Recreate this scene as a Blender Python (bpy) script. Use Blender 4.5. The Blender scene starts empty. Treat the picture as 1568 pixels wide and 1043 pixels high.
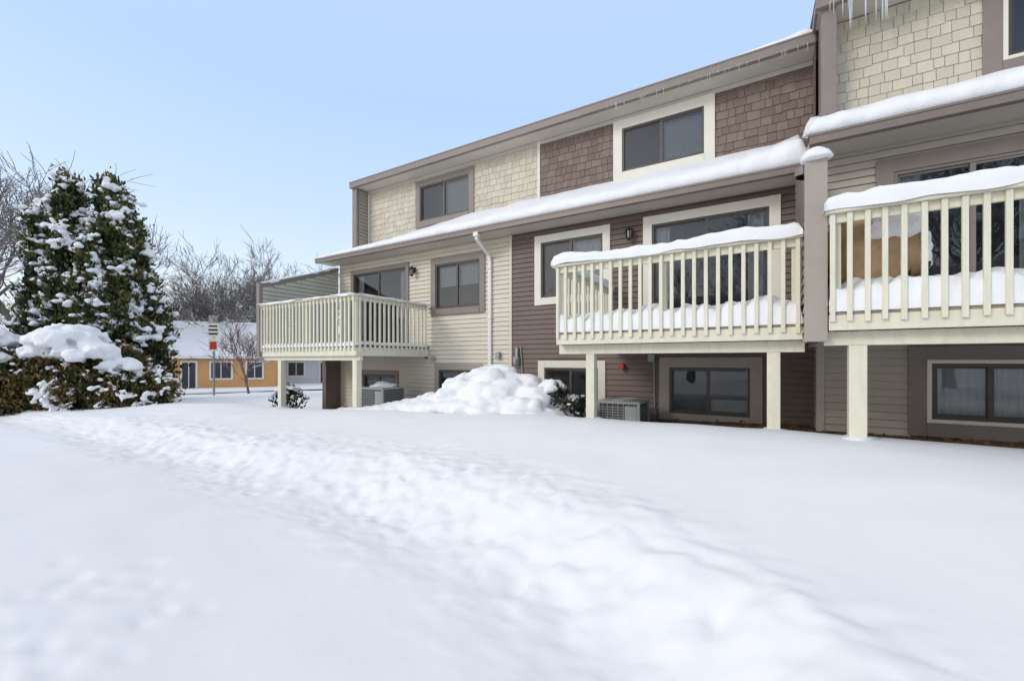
import bpy, bmesh, math, random
import numpy as np
from mathutils import Vector, Matrix, noise
random.seed(7)
rnd=random.random
def U(a,b): return a+(b-a)*rnd()
TOP=[]
# ------------------------------------------------------------------ materials
def mat(name,col,rough=0.6,var=0.08,scale=3.0,bump=0.0,bscale=40.0,spec=0.4,metal=0.0,col2=None,stretch=None,tint=None):
    m=bpy.data.materials.new(name); m.use_nodes=True
    nt=m.node_tree; b=nt.nodes['Principled BSDF']
    b.inputs['Roughness'].default_value=rough
    b.inputs['Specular IOR Level'].default_value=spec
    b.inputs['Metallic'].default_value=metal
    tc=nt.nodes.new('ShaderNodeTexCoord')
    src=tc.outputs['Object']
    if stretch:
        mp=nt.nodes.new('ShaderNodeMapping'); mp.inputs['Scale'].default_value=stretch
        nt.links.new(src,mp.inputs['Vector']); src=mp.outputs['Vector']
    n=nt.nodes.new('ShaderNodeTexNoise'); n.inputs['Scale'].default_value=scale; n.inputs['Detail'].default_value=6
    n.inputs['Roughness'].default_value=0.65
    nt.links.new(src,n.inputs['Vector'])
    r=nt.nodes.new('ShaderNodeValToRGB')
    c2=col2 if col2 else tuple(min(1,v*(1+var)) for v in col)
    c1=tuple(v*(1-var) for v in col)
    r.color_ramp.elements[0].position=0.3; r.color_ramp.elements[0].color=(*c1,1)
    r.color_ramp.elements[1].position=0.7; r.color_ramp.elements[1].color=(*c2,1)
    nt.links.new(n.outputs['Fac'],r.inputs['Fac']); outc=r.outputs['Color']
    if tint:
        at=nt.nodes.new('ShaderNodeAttribute'); at.attribute_name='tint'
        mr=nt.nodes.new('ShaderNodeMapRange'); mr.inputs['To Min'].default_value=tint[0]; mr.inputs['To Max'].default_value=tint[1]
        nt.links.new(at.outputs['Fac'],mr.inputs['Value'])
        vm=nt.nodes.new('ShaderNodeVectorMath'); vm.operation='SCALE'
        nt.links.new(outc,vm.inputs[0]); nt.links.new(mr.outputs[0],vm.inputs['Scale']); outc=vm.outputs[0]
    nt.links.new(outc,b.inputs['Base Color'])
    if bump>0:
        n2=nt.nodes.new('ShaderNodeTexNoise'); n2.inputs['Scale'].default_value=bscale; n2.inputs['Detail'].default_value=5
        nt.links.new(src,n2.inputs['Vector'])
        bp=nt.nodes.new('ShaderNodeBump'); bp.inputs['Strength'].default_value=bump; bp.inputs['Distance'].default_value=0.02
        nt.links.new(n2.outputs['Fac'],bp.inputs['Height']); nt.links.new(bp.outputs['Normal'],b.inputs['Normal'])
    return m
M={}
M['cream']=mat('cream_siding',(0.65,0.59,0.48),0.6,0.05,2.0,0.1,60)
M['brown']=mat('brown_siding',(0.165,0.122,0.103),0.6,0.08,2.0,0.1,60)
M['beige']=mat('beige_siding',(0.47,0.42,0.35),0.6,0.06,2.0,0.1,60)
M['sage']=mat('sage_siding',(0.50,0.49,0.40),0.6,0.06,2.0,0.1,60)
M['sh_cream']=mat('cream_shingle',(0.60,0.55,0.435),0.7,0.05,5.0,0.3,50,stretch=(3,3,0.6),tint=(.90,1.06))
M['sh_brown']=mat('brown_shingle',(0.215,0.158,0.130),0.7,0.08,5.0,0.3,50,stretch=(3,3,0.6),tint=(.82,1.12))
M['taupe']=mat('taupe_trim',(0.235,0.198,0.172),0.5,0.06,3.0,0.1,60)
M['taupe_l']=mat('light_taupe_trim',(0.36,0.315,0.27),0.5,0.06,3.0,0.1,60)
M['trim']=mat('cream_trim',(0.74,0.705,0.60),0.5,0.04,3.0,0.1,60)
M['rail']=mat('painted_rail_wood',(0.71,0.68,0.54),0.55,0.08,6.0,0.2,70,stretch=(2,2,0.5))
M['deck']=mat('weathered_deck_wood',(0.30,0.24,0.19),0.8,0.2,6.0,0.3,50)
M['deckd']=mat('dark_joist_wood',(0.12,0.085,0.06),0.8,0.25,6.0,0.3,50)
M['soffit']=mat('soffit_panel',(0.54,0.50,0.43),0.6,0.05,3.0)
M['gutter']=mat('brown_gutter_metal',(0.215,0.175,0.15),0.4,0.08,4.0)
M['white']=mat('white_metal',(0.74,0.72,0.66),0.4,0.05,4.0)
M['dframe']=mat('bronze_window_frame',(0.075,0.064,0.056),0.4,0.08,4.0)
M['dark']=mat('dark_interior',(0.055,0.056,0.058),0.9,0.2,2.0)
M['curtain']=mat('curtain_cloth',(0.55,0.55,0.56),0.9,0.12,4.0,stretch=(8,8,0.4))
M['blind']=mat('window_blind',(0.55,0.56,0.57),0.8,0.05,4.0)
M['roof']=mat('roof_shingles',(0.11,0.09,0.08),0.9,0.2,12.0,0.4,60)
M['acgrey']=mat('grey_ac_metal',(0.33,0.34,0.33),0.5,0.1,5.0)
M['acdark']=mat('dark_ac_coil',(0.06,0.062,0.06),0.6,0.1,5.0)
M['black']=mat('black_metal',(0.02,0.02,0.022),0.4,0.1,5.0)
M['steel']=mat('galvanised_steel',(0.22,0.22,0.23),0.45,0.1,6.0,metal=0.3)
M['red']=mat('red_paint',(0.45,0.04,0.035),0.5,0.1,5.0)
M['tan']=mat('tan_canvas_cover',(0.36,0.245,0.135),0.85,0.25,5.0,0.4,20)
M['mulch']=mat('bare_mulch',(0.11,0.06,0.035),0.95,0.5,14.0,0.8,40,col2=(0.26,0.17,0.11))
M['orange']=mat('orange_stucco',(0.60,0.32,0.12),0.8,0.07,2.0)
M['bluewall']=mat('pale_blue_siding',(0.55,0.58,0.60),0.7,0.07,2.0)
M['leafbrown']=mat('dead_leaves',(0.16,0.08,0.04),0.9,0.3,20)
def snowmat(name,bump=0.25,bs=9.0,fine=0.12,col=(0.86,0.86,0.87)):
    m=bpy.data.materials.new(name); m.use_nodes=True; nt=m.node_tree; b=nt.nodes['Principled BSDF']
    b.inputs['Roughness'].default_value=0.75; b.inputs['Specular IOR Level'].default_value=0.2
    tc=nt.nodes.new('ShaderNodeTexCoord')
    n=nt.nodes.new('ShaderNodeTexNoise'); n.inputs['Scale'].default_value=1.3; n.inputs['Detail'].default_value=5
    nt.links.new(tc.outputs['Object'],n.inputs['Vector'])
    r=nt.nodes.new('ShaderNodeValToRGB')
    r.color_ramp.elements[0].position=0.3; r.color_ramp.elements[0].color=(col[0]*0.965,col[1]*0.967,col[2]*0.972,1)
    r.color_ramp.elements[1].position=0.7; r.color_ramp.elements[1].color=(*col,1)
    nt.links.new(n.outputs['Fac'],r.inputs['Fac']); nt.links.new(r.outputs['Color'],b.inputs['Base Color'])
    n1=nt.nodes.new('ShaderNodeTexNoise'); n1.inputs['Scale'].default_value=bs; n1.inputs['Detail'].default_value=8; n1.inputs['Roughness'].default_value=0.6
    n2=nt.nodes.new('ShaderNodeTexNoise'); n2.inputs['Scale'].default_value=220; n2.inputs['Detail'].default_value=2
    for k in (n1,n2): nt.links.new(tc.outputs['Object'],k.inputs['Vector'])
    b1=nt.nodes.new('ShaderNodeBump'); b1.inputs['Strength'].default_value=bump; b1.inputs['Distance'].default_value=0.05
    b2=nt.nodes.new('ShaderNodeBump'); b2.inputs['Strength'].default_value=fine; b2.inputs['Distance'].default_value=0.004
    nt.links.new(n1.outputs['Fac'],b1.inputs['Height']); nt.links.new(n2.outputs['Fac'],b2.inputs['Height'])
    nt.links.new(b1.outputs['Normal'],b2.inputs['Normal']); nt.links.new(b2.outputs['Normal'],b.inputs['Normal'])
    return m
M['snow']=snowmat('snow',0.25,10.0,0.2,(0.85,0.85,0.86))
M['gsnow']=snowmat('ground_snow',0.12,6.0,0.35,(0.84,0.84,0.855))
M['roadsnow']=snowmat('road_packed_snow',0.3,4.0,0.2,(0.62,0.61,0.61))
def glassmat():
    m=bpy.data.materials.new('window_glass'); m.use_nodes=True; nt=m.node_tree
    nt.nodes.clear()
    o=nt.nodes.new('ShaderNodeOutputMaterial'); mx=nt.nodes.new('ShaderNodeMixShader')
    t=nt.nodes.new('ShaderNodeBsdfTransparent'); t.inputs[0].default_value=(0.78,0.82,0.83,1)
    g=nt.nodes.new('ShaderNodeBsdfGlossy'); g.inputs['Roughness'].default_value=0.015; g.inputs[0].default_value=(0.92,0.93,0.94,1)
    f=nt.nodes.new('ShaderNodeFresnel'); f.inputs['IOR'].default_value=1.75
    tc=nt.nodes.new('ShaderNodeTexCoord'); n=nt.nodes.new('ShaderNodeTexNoise'); n.inputs['Scale'].default_value=1.6
    bp=nt.nodes.new('ShaderNodeBump'); bp.inputs['Strength'].default_value=0.10; bp.inputs['Distance'].default_value=0.03
    nt.links.new(tc.outputs['Object'],n.inputs['Vector']); nt.links.new(n.outputs['Fac'],bp.inputs['Height'])
    nt.links.new(bp.outputs['Normal'],g.inputs['Normal'])
    nt.links.new(f.outputs[0],mx.inputs[0]); nt.links.new(t.outputs[0],mx.inputs[1]); nt.links.new(g.outputs[0],mx.inputs[2])
    nt.links.new(mx.outputs[0],o.inputs[0]); return m
M['glass']=glassmat()
def icemat():
    m=bpy.data.materials.new('ice'); m.use_nodes=True; b=m.node_tree.nodes['Principled BSDF']
    b.inputs['Base Color'].default_value=(0.85,0.9,0.95,1); b.inputs['Roughness'].default_value=0.12
    b.inputs['Transmission Weight'].default_value=0.5; b.inputs['IOR'].default_value=1.31; return m
M['ice']=icemat()
def barkmat(name,col,thr=0.55):
    m=bpy.data.materials.new(name); m.use_nodes=True; nt=m.node_tree; b=nt.nodes['Principled BSDF']
    b.inputs['Roughness'].default_value=0.9
    tc=nt.nodes.new('ShaderNodeTexCoord'); n=nt.nodes.new('ShaderNodeTexNoise'); n.inputs['Scale'].default_value=3
    nt.links.new(tc.outputs['Object'],n.inputs['Vector'])
    g=nt.nodes.new('ShaderNodeNewGeometry'); s=nt.nodes.new('ShaderNodeSeparateXYZ'); nt.links.new(g.outputs['Normal'],s.inputs[0])
    a=nt.nodes.new('ShaderNodeMath'); a.operation='ADD'; nt.links.new(s.outputs['Z'],a.inputs[0]); nt.links.new(n.outputs['Fac'],a.inputs[1])
    r=nt.nodes.new('ShaderNodeValToRGB'); r.color_ramp.elements[0].position=thr+0.35; r.color_ramp.elements[0].color=(*col,1)
    r.color_ramp.elements[1].position=min(1,thr+0.45); r.color_ramp.elements[1].color=(0.8,0.82,0.85,1)
    d=nt.nodes.new('ShaderNodeMath'); d.operation='MULTIPLY'; d.inputs[1].default_value=0.8
    nt.links.new(a.outputs[0],d.inputs[0]); nt.links.new(d.outputs[0],r.inputs['Fac'])
    nt.links.new(r.outputs['Color'],b.inputs['Base Color']); return m
M['bark']=barkmat('snowy_bark',(0.17,0.145,0.13),0.5)
M['bark_r']=barkmat('reddish_bark',(0.17,0.10,0.09),0.5)
def leafmat(name,cols):
    m=bpy.data.materials.new(name); m.use_nodes=True; nt=m.node_tree; b=nt.nodes['Principled BSDF']
    b.inputs['Roughness'].default_value=0.75; b.inputs['Specular IOR Level'].default_value=0.2
    at=nt.nodes.new('ShaderNodeAttribute'); at.attribute_name='tint'
    tc=nt.nodes.new('ShaderNodeTexCoord'); n=nt.nodes.new('ShaderNodeTexNoise'); n.inputs['Scale'].default_value=1.4; n.inputs['Detail'].default_value=3
    nt.links.new(tc.outputs['Object'],n.inputs['Vector'])
    a=nt.nodes.new('ShaderNodeMath'); a.operation='MULTIPLY_ADD'; a.inputs[1].default_value=0.4
    nt.links.new(n.outputs['Fac'],a.inputs[0])
    mm=nt.nodes.new('ShaderNodeMath'); mm.operation='MULTIPLY'; mm.inputs[1].default_value=0.7
    nt.links.new(at.outputs['Fac'],mm.inputs[0]); nt.links.new(mm.outputs[0],a.inputs[2])
    r=nt.nodes.new('ShaderNodeValToRGB')
    e=r.color_ramp.elements
    e[0].position=0.2; e[0].color=(*cols[0],1); e[1].position=0.85; e[1].color=(*cols[-1],1)
    for i,c in enumerate(cols[1:-1]):
        k=e.new(0.2+0.65*(i+1)/(len(cols)-1)); k.color=(*c,1)
    nt.links.new(a.outputs[0],r.inputs['Fac']); nt.links.new(r.outputs['Color'],b.inputs['Base Color']); return m
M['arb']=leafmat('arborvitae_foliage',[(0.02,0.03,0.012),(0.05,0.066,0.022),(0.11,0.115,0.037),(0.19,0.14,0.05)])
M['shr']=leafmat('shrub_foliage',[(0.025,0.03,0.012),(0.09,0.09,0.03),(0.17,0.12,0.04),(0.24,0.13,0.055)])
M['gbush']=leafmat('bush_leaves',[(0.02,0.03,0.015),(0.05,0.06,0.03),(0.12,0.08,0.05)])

# ------------------------------------------------------------------ mesh builder
def empty(name,loc=(0,0,0)):
    o=bpy.data.objects.new(name,None); bpy.context.scene.collection.objects.link(o); o.location=loc; TOP.append(o); return o
class MB:
    def __init__(s): s.v=[]; s.f=[]; s.t=[]
    def face(s,pts):
        i=len(s.v); s.v.extend([tuple(p) for p in pts]); s.f.append(tuple(range(i,i+len(pts))))
    def box(s,x0,x1,y0,y1,z0,z1):
        i=len(s.v)
        s.v+= [(x0,y0,z0),(x1,y0,z0),(x1,y1,z0),(x0,y1,z0),(x0,y0,z1),(x1,y0,z1),(x1,y1,z1),(x0,y1,z1)]
        s.f+= [(i,i+3,i+2,i+1),(i+4,i+5,i+6,i+7),(i,i+1,i+5,i+4),(i+1,i+2,i+6,i+5),(i+2,i+3,i+7,i+6),(i+3,i,i+4,i+7)]
    def tube(s,pts,rs,n=8,cap=True):
        i0=len(s.v); pts=[Vector(p) for p in pts]
        for k,p in enumerate(pts):
            d=(pts[min(k+1,len(pts)-1)]-pts[max(k-1,0)]).normalized()
            a=Vector((0,0,1)) if abs(d.z)<0.9 else Vector((1,0,0))
            u=d.cross(a).normalized(); w=d.cross(u)
            for j in range(n):
                an=2*math.pi*j/n; q=p+(u*math.cos(an)+w*math.sin(an))*rs[k]; s.v.append(tuple(q))
        for k in range(len(pts)-1):
            for j in range(n):
                a=i0+k*n+j; b=i0+k*n+(j+1)%n; s.f.append((a,b,b+n,a+n))
        if cap:
            s.f.append(tuple(i0+j for j in range(n))); m=i0+(len(pts)-1)*n; s.f.append(tuple(m+n-1-j for j in range(n)))
    def obj(s,name,m,parent=None,smooth=False,bevel=0,remesh=0,it=4):
        me=bpy.data.meshes.new(name); me.from_pydata(s.v,[],s.f); me.update()
        me.materials.append(m)
        if smooth: me.polygons.foreach_set('use_smooth',[True]*len(me.polygons))
        if s.t:
            t=s.t+[.5]*(len(s.v)-len(s.t))
            at=me.attributes.new('tint','FLOAT','POINT'); at.data.foreach_set('value',t)
        o=bpy.data.objects.new(name,me); bpy.context.scene.collection.objects.link(o)
        if parent: o.parent=parent
        else: TOP.append(o)
        if bevel:
            bv=o.modifiers.new('b','BEVEL'); bv.width=bevel; bv.segments=2; bv.limit_method='ANGLE'
        if remesh:
            r=o.modifiers.new('r','REMESH'); r.mode='VOXEL'; r.voxel_size=remesh; r.use_smooth_shade=True
            k=o.modifiers.new('s','SMOOTH'); k.iterations=it; k.factor=.5
        return o
def ico(sub):
    bm=bmesh.new(); bmesh.ops.create_icosphere(bm,subdivisions=sub,radius=1)
    v=[x.co.copy() for x in bm.verts]; f=[tuple(q.index for q in x.verts) for x in bm.faces]; bm.free(); return v,f
ICO={1:ico(1),2:ico(2),3:ico(3)}
def blob(mb,c,sx,sy,sz,sub=2,amp=0.25,fr=1.3,flat=0.5):
    V,F=ICO[sub]; i=len(mb.v); o=Vector((U(0,90),U(0,90),U(0,90)))
    for v in V:
        k=1+amp*2*noise.noise(v*fr+o); z=v.z*k
        if z<0: z*=flat
        mb.v.append((c[0]+v.x*k*sx,c[1]+v.y*k*sy,c[2]+z*sz))
    mb.f+= [tuple(q+i for q in f) for f in F]
def ridge(mb,p0,p1,w,h,step=0.04,var=0.25,fr=1.6,sag=0.02):
    p0=Vector(p0);p1=Vector(p1); L=(p1-p0).length; n=max(3,int(L/step)); d=(p1-p0).normalized()
    s=d.cross(Vector((0,0,1))).normalized(); K=14; i0=len(mb.v); off=U(0,99)
    for k in range(n+1):
        t=k/n; p=p0.lerp(p1,t); e=min(1,min(t,1-t)*L/0.08+0.25)
        e=math.sin(min(e,1)*math.pi/2)
        hh=h*(1+var*2*noise.noise(Vector((t*L*fr,off,0)))+var*0.6*noise.noise(Vector((t*L*fr*5,off,5))))*e
        ww=w*(1+0.25*noise.noise(Vector((t*L*fr*1.9,off,9)))); sh=0.12*w*noise.noise(Vector((t*L*fr*1.5,off,20)))
        sg=sag*(1+2.2*noise.noise(Vector((t*L*3,off,30))))
        for j in range(K+1):
            a=math.pi*j/K; cx=math.cos(a); sx=math.sin(a)
            x=math.copysign(abs(cx)**0.6,cx)*ww/2+sh; z=(sx**0.6)*hh
            if j in(0,K): z=-sg; x*=0.95
            else: z+=.012*noise.noise(Vector((t*L*9,j*.6,off)))
            q=p+s*x+Vector((0,0,z)); mb.v.append(tuple(q))
    for k in range(n):
        for j in range(K):
            a=i0+k*(K+1)+j; mb.f.append((a,a+1,a+K+2,a+K+1))
    mb.f.append(tuple(i0+j for j in range(K+1))); m=i0+n*(K+1); mb.f.append(tuple(m+K-j for j in range(K+1)))
# ------------------------------------------------------------------ terrain
def ip(x,xs,ys): return np.interp(x,xs,ys)
def sm(t): t=np.clip(t,0,1); return t*t*(3-2*t)
def yp(x): return ip(x,[-40,-13,-6,-3.4,-2,-1,-.2,.5,1.2,3],[3.2,3.3,3.35,3.3,3.05,2.7,2.2,1.4,.2,-2])
def base(x,y):
    x=np.asarray(x,dtype=float); y=np.asarray(y,dtype=float)
    Y=yp(x); low=-1.42
    zc=ip(x,[-30,-14,-8,-2],[-1.38,-1.2,-1.04,-.82]); zw=ip(x,[-30,-14,-8,-2,1,8],[-1.5,-1.5,-1.42,-1.2,-1.12,-1.1])
    mid=low+(zc-low)*0.5
    z=low+(mid-low)*sm((y-Y+.6)/1.2)
    z=z+(zc-mid)*sm((y-Y-.3)/np.maximum(5.5-Y,1)) 
    z=z+(zw-zc)*sm((y-5.7)/2.3)*np.where(x<-12.5,np.clip((x+18)/5.5,0,1),1)
    d=np.hypot(x,y); z=z+ip(d,[14,40,100,600],[0,-.85,-1.5,-1.5])
    return z
def gz(x,y): return float(base(x,y))
def axis(a,b,step,lo,hi,g=1.12):
    c=list(np.arange(a,b,step)); s=step; x=a
    L=[]
    while x>lo: s=min(s*g,25); x-=s; L.append(x)
    s=step; x=c[-1]; R=[]
    while x<hi: s=min(s*g,25); x+=s; R.append(x)
    return np.array(L[::-1]+c+R)
xs=axis(-9.5,3.6,0.032,-420,420,1.05); ys=axis(0.2,5.2,0.028,-420,420,1.05)
GX,GY=np.meshgrid(xs,ys)
GZ=base(GX,GY)
nz=np.zeros_like(GZ)
Ypg=yp(GX); S=GY-Ypg
D=np.hypot(GX,GY)
for i in range(GX.shape[0]):
    for j in range(GX.shape[1]):
        x=GX[i,j]; y=GY[i,j]
        v=0.04*noise.noise((x*.45,y*.45,1))+0.012*noise.noise((x*1.5,y*2.0,4))
        if D[i,j]<40:
            sg=S[i,j]; s=abs(sg+.1)
            if s<1.25:
                mo=.75+.6*noise.noise((x*.8,y*.8,12))
                v+=mo*(.06*math.exp(-((sg-.15)/.32)**2)-.04*math.exp(-((sg+.6)/.3)**2))
                w=(1-(s/1.25)**2)*mo
                v+=w*(0.034*noise.noise((x*2.6,y*3.4,7))+0.034*noise.noise((x*6.5,y*7.5,2))+0.016*noise.noise((x*14,y*16,6)))
        nz[i,j]=v
GZ=GZ+nz
R=random.Random(3)
for k in range(800):
    x=R.uniform(-15,1.2); y=float(yp(x))-.12+R.gauss(0,.36); r=R.uniform(.04,.10); a=R.choice([-1,-1,1])*R.uniform(.007,.024)
    m=(abs(GX-x)<.5)&(abs(GY-y)<.5)
    GZ[m]+=a*np.exp(-(((GX[m]-x)/(r*1.2))**2+((GY[m]-y)/r)**2))
for k in range(50):
    x=-2.9+R.gauss(0,.35)-k*.012; y=.25+k*.02+R.gauss(0,.05); m=(abs(GX-x)<.4)&(abs(GY-y)<.4)
    GZ[m]-=0.012*np.exp(-(((GX[m]-x)/.08)**2+((GY[m]-y)/.05)**2))
nx,ny=len(xs),len(ys)
co=np.stack([GX.ravel(),GY.ravel(),GZ.ravel()],1)
idx=np.arange(nx*ny).reshape(ny,nx)
q=np.stack([idx[:-1,:-1].ravel(),idx[:-1,1:].ravel(),idx[1:,1:].ravel(),idx[1:,:-1].ravel()],1)
me=bpy.data.meshes.new('snow_ground'); me.from_pydata(co.tolist(),[],q.tolist()); me.update()
me.polygons.foreach_set('use_smooth',[True]*len(me.polygons)); me.materials.append(M['gsnow'])
g=bpy.data.objects.new('snow_ground',me); bpy.context.scene.collection.objects.link(g); TOP.append(g)

# ------------------------------------------------------------------ walls
def cut(segs,holes,z,zt):
    for (a,b,c,d) in holes:
        if zt>c and z<d:
            ns=[]
            for s,t in segs:
                if b<=s or a>=t: ns.append((s,t)); continue
                if a>s: ns.append((s,a))
                if b<t: ns.append((b,t))
            segs=ns
    return segs
def lap(mb,P,u0,u1,z0,z1,holes=(),e=0.11,top=None):
    z=z0
    while z<z1-0.005:
        zt=min(z+e,z1); segs=[(u0,u1)]
        if top:
            us=[u for u in np.linspace(u0,u1,60) if top(u)>=zt]
            if not us: break
            segs=[(min(us),max(us))]
        zg=zt-.013
        for s,t in cut(segs,holes,z,zt):
            mb.face([P(s,z,.024),P(t,z,.024),P(t,zg,.006),P(s,zg,.006)])
            mb.face([P(s,z,-.012),P(t,z,-.012),P(t,z,.024),P(s,z,.024)])
            mb.face([P(s,zg,.006),P(t,zg,.006),P(t,zg,-.012),P(s,zg,-.012)])
            mb.face([P(s,zg,-.012),P(t,zg,-.012),P(t,zt,-.012),P(s,zt,-.012)])
        z+=e
def shingles(mb,P,u0,u1,z0,z1,holes=(),e=0.165,seed=1):
    R=random.Random(seed); z=z0
    def fc(p,t): mb.face(p); mb.t+= [t]*len(p)
    while z<z1-0.01:
        u=u0-R.uniform(0,.15)
        while u<u1:
            w=R.choice([.12,.15,.19,.23]); zb=z+R.choice([0,0,.006,.018]); zt=min(z+e+.022,z1); o=.020+R.uniform(0,.005); tn=R.random()
            for s,t in cut([(max(u,u0),min(u+w-.008,u1))],holes,z+.04,zt):
                if t-s<.01: continue
                fc([P(s,zb,o),P(t,zb,o),P(t,zt,.004),P(s,zt,.004)],tn)
                fc([P(s,zb,0),P(t,zb,0),P(t,zb,o),P(s,zb,o)],tn)
                fc([P(s,zb,0),P(s,zb,o),P(s,zt,.004)],tn); fc([P(t,zb,0),P(t,zt,.004),P(t,zb,o)],tn)
            u+=w
        z+=e
def backing(mb,P,u0,u1,z0,z1,holes,off=-.003):
    us=sorted(set([u0,u1]+[h for H in holes for h in H[:2]])); zs=sorted(set([z0,z1]+[h for H in holes for h in H[2:]]))
    for a,b in zip(us,us[1:]):
        for c,d in zip(zs,zs[1:]):
            cu=(a+b)/2; cz=(c+d)/2
            if a<u0 or b>u1 or c<z0 or d>z1: continue
            if any(h[0]<cu<h[1] and h[2]<cz<h[3] for h in holes): continue
            mb.face([P(a,c,off),P(b,c,off),P(b,d,off),P(a,d,off)])
def plane(Y): return lambda u,z,o: (u,Y-o,z)
TH=empty('townhouse_row')
B={}
def bb(k):
    if k not in B: B[k]=MB()
    return B[k]
def window(Y,x0,x1,z0,z1,tw=.17,trim='trim',inner=None,panes=2,frame='dframe',half=None,bot=True):
    t=bb(trim); p=.045
    a,b,c,d=x0+tw,x1-tw,(z0+tw if bot else z0),z1-tw
    t.box(x0,a,Y-p,Y+.05,z0,z1); t.box(b,x1,Y-p,Y+.05,z0,z1)
    t.box(a,b,Y-p+.003,Y+.05,d,z1-.002)
    if bot: t.box(a,b,Y-p-.012,Y+.05,z0+.002,c)
    if inner:
        k=bb(inner); w=.05
        k.box(a,a+w,Y-p-.012,Y+.05,c,d);k.box(b-w,b,Y-p-.012,Y+.05,c,d);k.box(a+w,b-w,Y-p-.01,Y+.05,d-w,d);k.box(a+w,b-w,Y-p-.01,Y+.05,c,c+w)
        a+=w;b-=w;c+=w;d-=w
    f=bb(frame); w=.04
    f.box(a,a+w,Y-.025,Y+.07,c,d); f.box(b-w,b,Y-.025,Y+.07,c,d); f.box(a+w,b-w,Y-.023,Y+.07,d-w,d); f.box(a+w,b-w,Y-.023,Y+.07,c,c+w)
    gl=bb('glass'); n=panes; W=(b-a-2*w)
    for i in range(n):
        s=a+w+W*i/n; e=a+w+W*(i+1)/n; oy=.0 if i%2 else .022
        if i: f.box(s-.028,s+.028,Y-.015,Y+.06,c+w,d-w)
        gl.face([(s,Y+oy+.005,c+w),(e,Y+oy+.005,c+w),(e,Y+oy+.005,d-w),(s,Y+oy+.005,d-w)])
        if i==0: f.box(s,s+.03,Y+oy-.008,Y+oy+.03,c+w,d-w)
        f.box(s+.03,e-.03,Y+oy-.006,Y+oy+.03,c+w,c+w+.03); f.box(s+.03,e-.03,Y+oy-.006,Y+oy+.03,d-w-.03,d-w)
    k=bb('dark'); yb=Y+.5
    k.face([(a,yb,c),(b,yb,c),(b,yb,d),(a,yb,d)])
    k.face([(a,Y+.07,c),(b,Y+.07,c),(b,yb,c),(a,yb,c)]); k.face([(a,Y+.07,d),(b,Y+.07,d),(b,yb,d),(a,yb,d)])
    k.face([(a,Y+.07,c),(a,yb,c),(a,yb,d),(a,Y+.07,d)]); k.face([(b,Y+.07,c),(b,yb,c),(b,yb,d),(b,Y+.07,d)])
    m=(a+b)/2
    def blinds(s,e,zlo,zhi):
        q=bb('blind'); z=zlo
        while z<zhi-.01:
            q.face([(s,Y+.085,z),(e,Y+.085,z),(e,Y+.10,z+.029),(s,Y+.10,z+.029)]); z+=.03
    def curtain(s,e,zlo,zhi):
        q=bb('curtain'); n=int((e-s)/.02)+2
        for i in range(n):
            u0=s+(e-s)*i/n;u1=s+(e-s)*(i+1)/n; f0=Y+.13+.02*math.sin(u0*42+math.sin(u0*7));f1=Y+.13+.02*math.sin(u1*42+math.sin(u1*7))
            q.face([(u0,f0,zlo),(u1,f1,zlo),(u1,f1,zhi),(u0,f0,zhi)])
    if half=='right_blind': blinds(m,b-w,c+w,d-w)
    if half=='top_blind': blinds(a+w,b-w,(c+d)/2,d-w)
    if half=='low_right': blinds(m,b-w,c+w,c+w+(d-c)*.28)
    if half=='curt': curtain(a+w,a+.30,c+w,d-w); curtain(b-.33,b-w,c+w,d-w)
    if half=='curtfull': curtain(a+w,b-w,c+w,d-w)
    if half=='curtright': curtain(m,b-w,c+w,d-w)
    return (x0+.03,x1-.03,z0+.03 if bot else z0-.02,z1-.03)
X0=-11.5; XM=-5.26; XR=.58
Y1=8.65; P1=plane(Y1)
h=[window(Y1,-10.95,-8.55,.32,2.70,.12,'taupe',bot=False,half='curt'),
   window(Y1,-7.75,-6.01,1.18,2.66,.16,'taupe',half='top_blind'),
   window(Y1,-10.5,-8.95,-1.5,-.28,.12,'taupe',bot=False),
   window(Y1,-7.62,-6.08,-1.02,-.1,.14,'taupe_l')]
lap(bb('cream'),P1,X0,XM,-1.6,2.95,h); backing(bb('cream'),P1,X0,XM,-1.6,2.95,h,-.016)
h=[window(Y1,-4.64,-2.88,1.24,2.80,.16,'trim',half='curtright'),
   window(Y1,-2.21,.10,.42,2.82,.17,'trim',bot=False,half='curt'),
   window(Y1,-4.55,-2.98,-1.15,.0,.16,'trim'),
   window(Y1,-1.90,-.17,-1.19,.06,.19,'taupe_l',half='low_right')]
lap(bb('brown'),P1,XM,XR,-1.6,2.95,h); backing(bb('brown'),P1,XM,XR,-1.6,2.95,h,-.016)
bb('cream').box(XM-.05,XM+.012,Y1-.034,Y1,-1.6,2.93)
Y2=8.05; P2=plane(Y2)
h=[window(Y2,1.25,3.25,.5,2.86,.2,'taupe',bot=False,frame='taupe',half='curt'),
   window(Y2,3.25,5.3,.5,2.862,.1,'taupe',bot=False,frame='taupe'),
   window(Y2,1.60,4.3,-1.04,.2,.19,'taupe',inner='trim',half='curtfull',panes=4)]
lap(bb('beige'),P2,XR,9,-1.5,3.08,h); backing(bb('beige'),P2,XR,9,-1.5,3.08,h,-.016)
Px=lambda u,z,o:(XR-o,u,z)
lap(bb('beige'),Px,Y2+.02,Y1,-1.5,3.08)
bb('beige').box(XR-.03,XR+.07,Y2-.038,Y2-.001,-1.5,3.06)
bb('black').box(3.42,3.46,Y2-.09,Y2-.061,1.35,1.6); bb('black').box(3.40,3.48,Y2-.060,Y2-.046,1.3,1.65)
bb('brown').face([(XR+.02,Y2+.03,-1.5),(XR+.02,9.5,-1.5),(XR+.02,9.5,5.7),(XR+.02,Y2+.85,5.7),(XR+.02,Y2+.85,3.5),(XR+.02,Y2+.03,3.1)])
Y3=9.5; P3=plane(Y3); XS=-4.98
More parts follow.
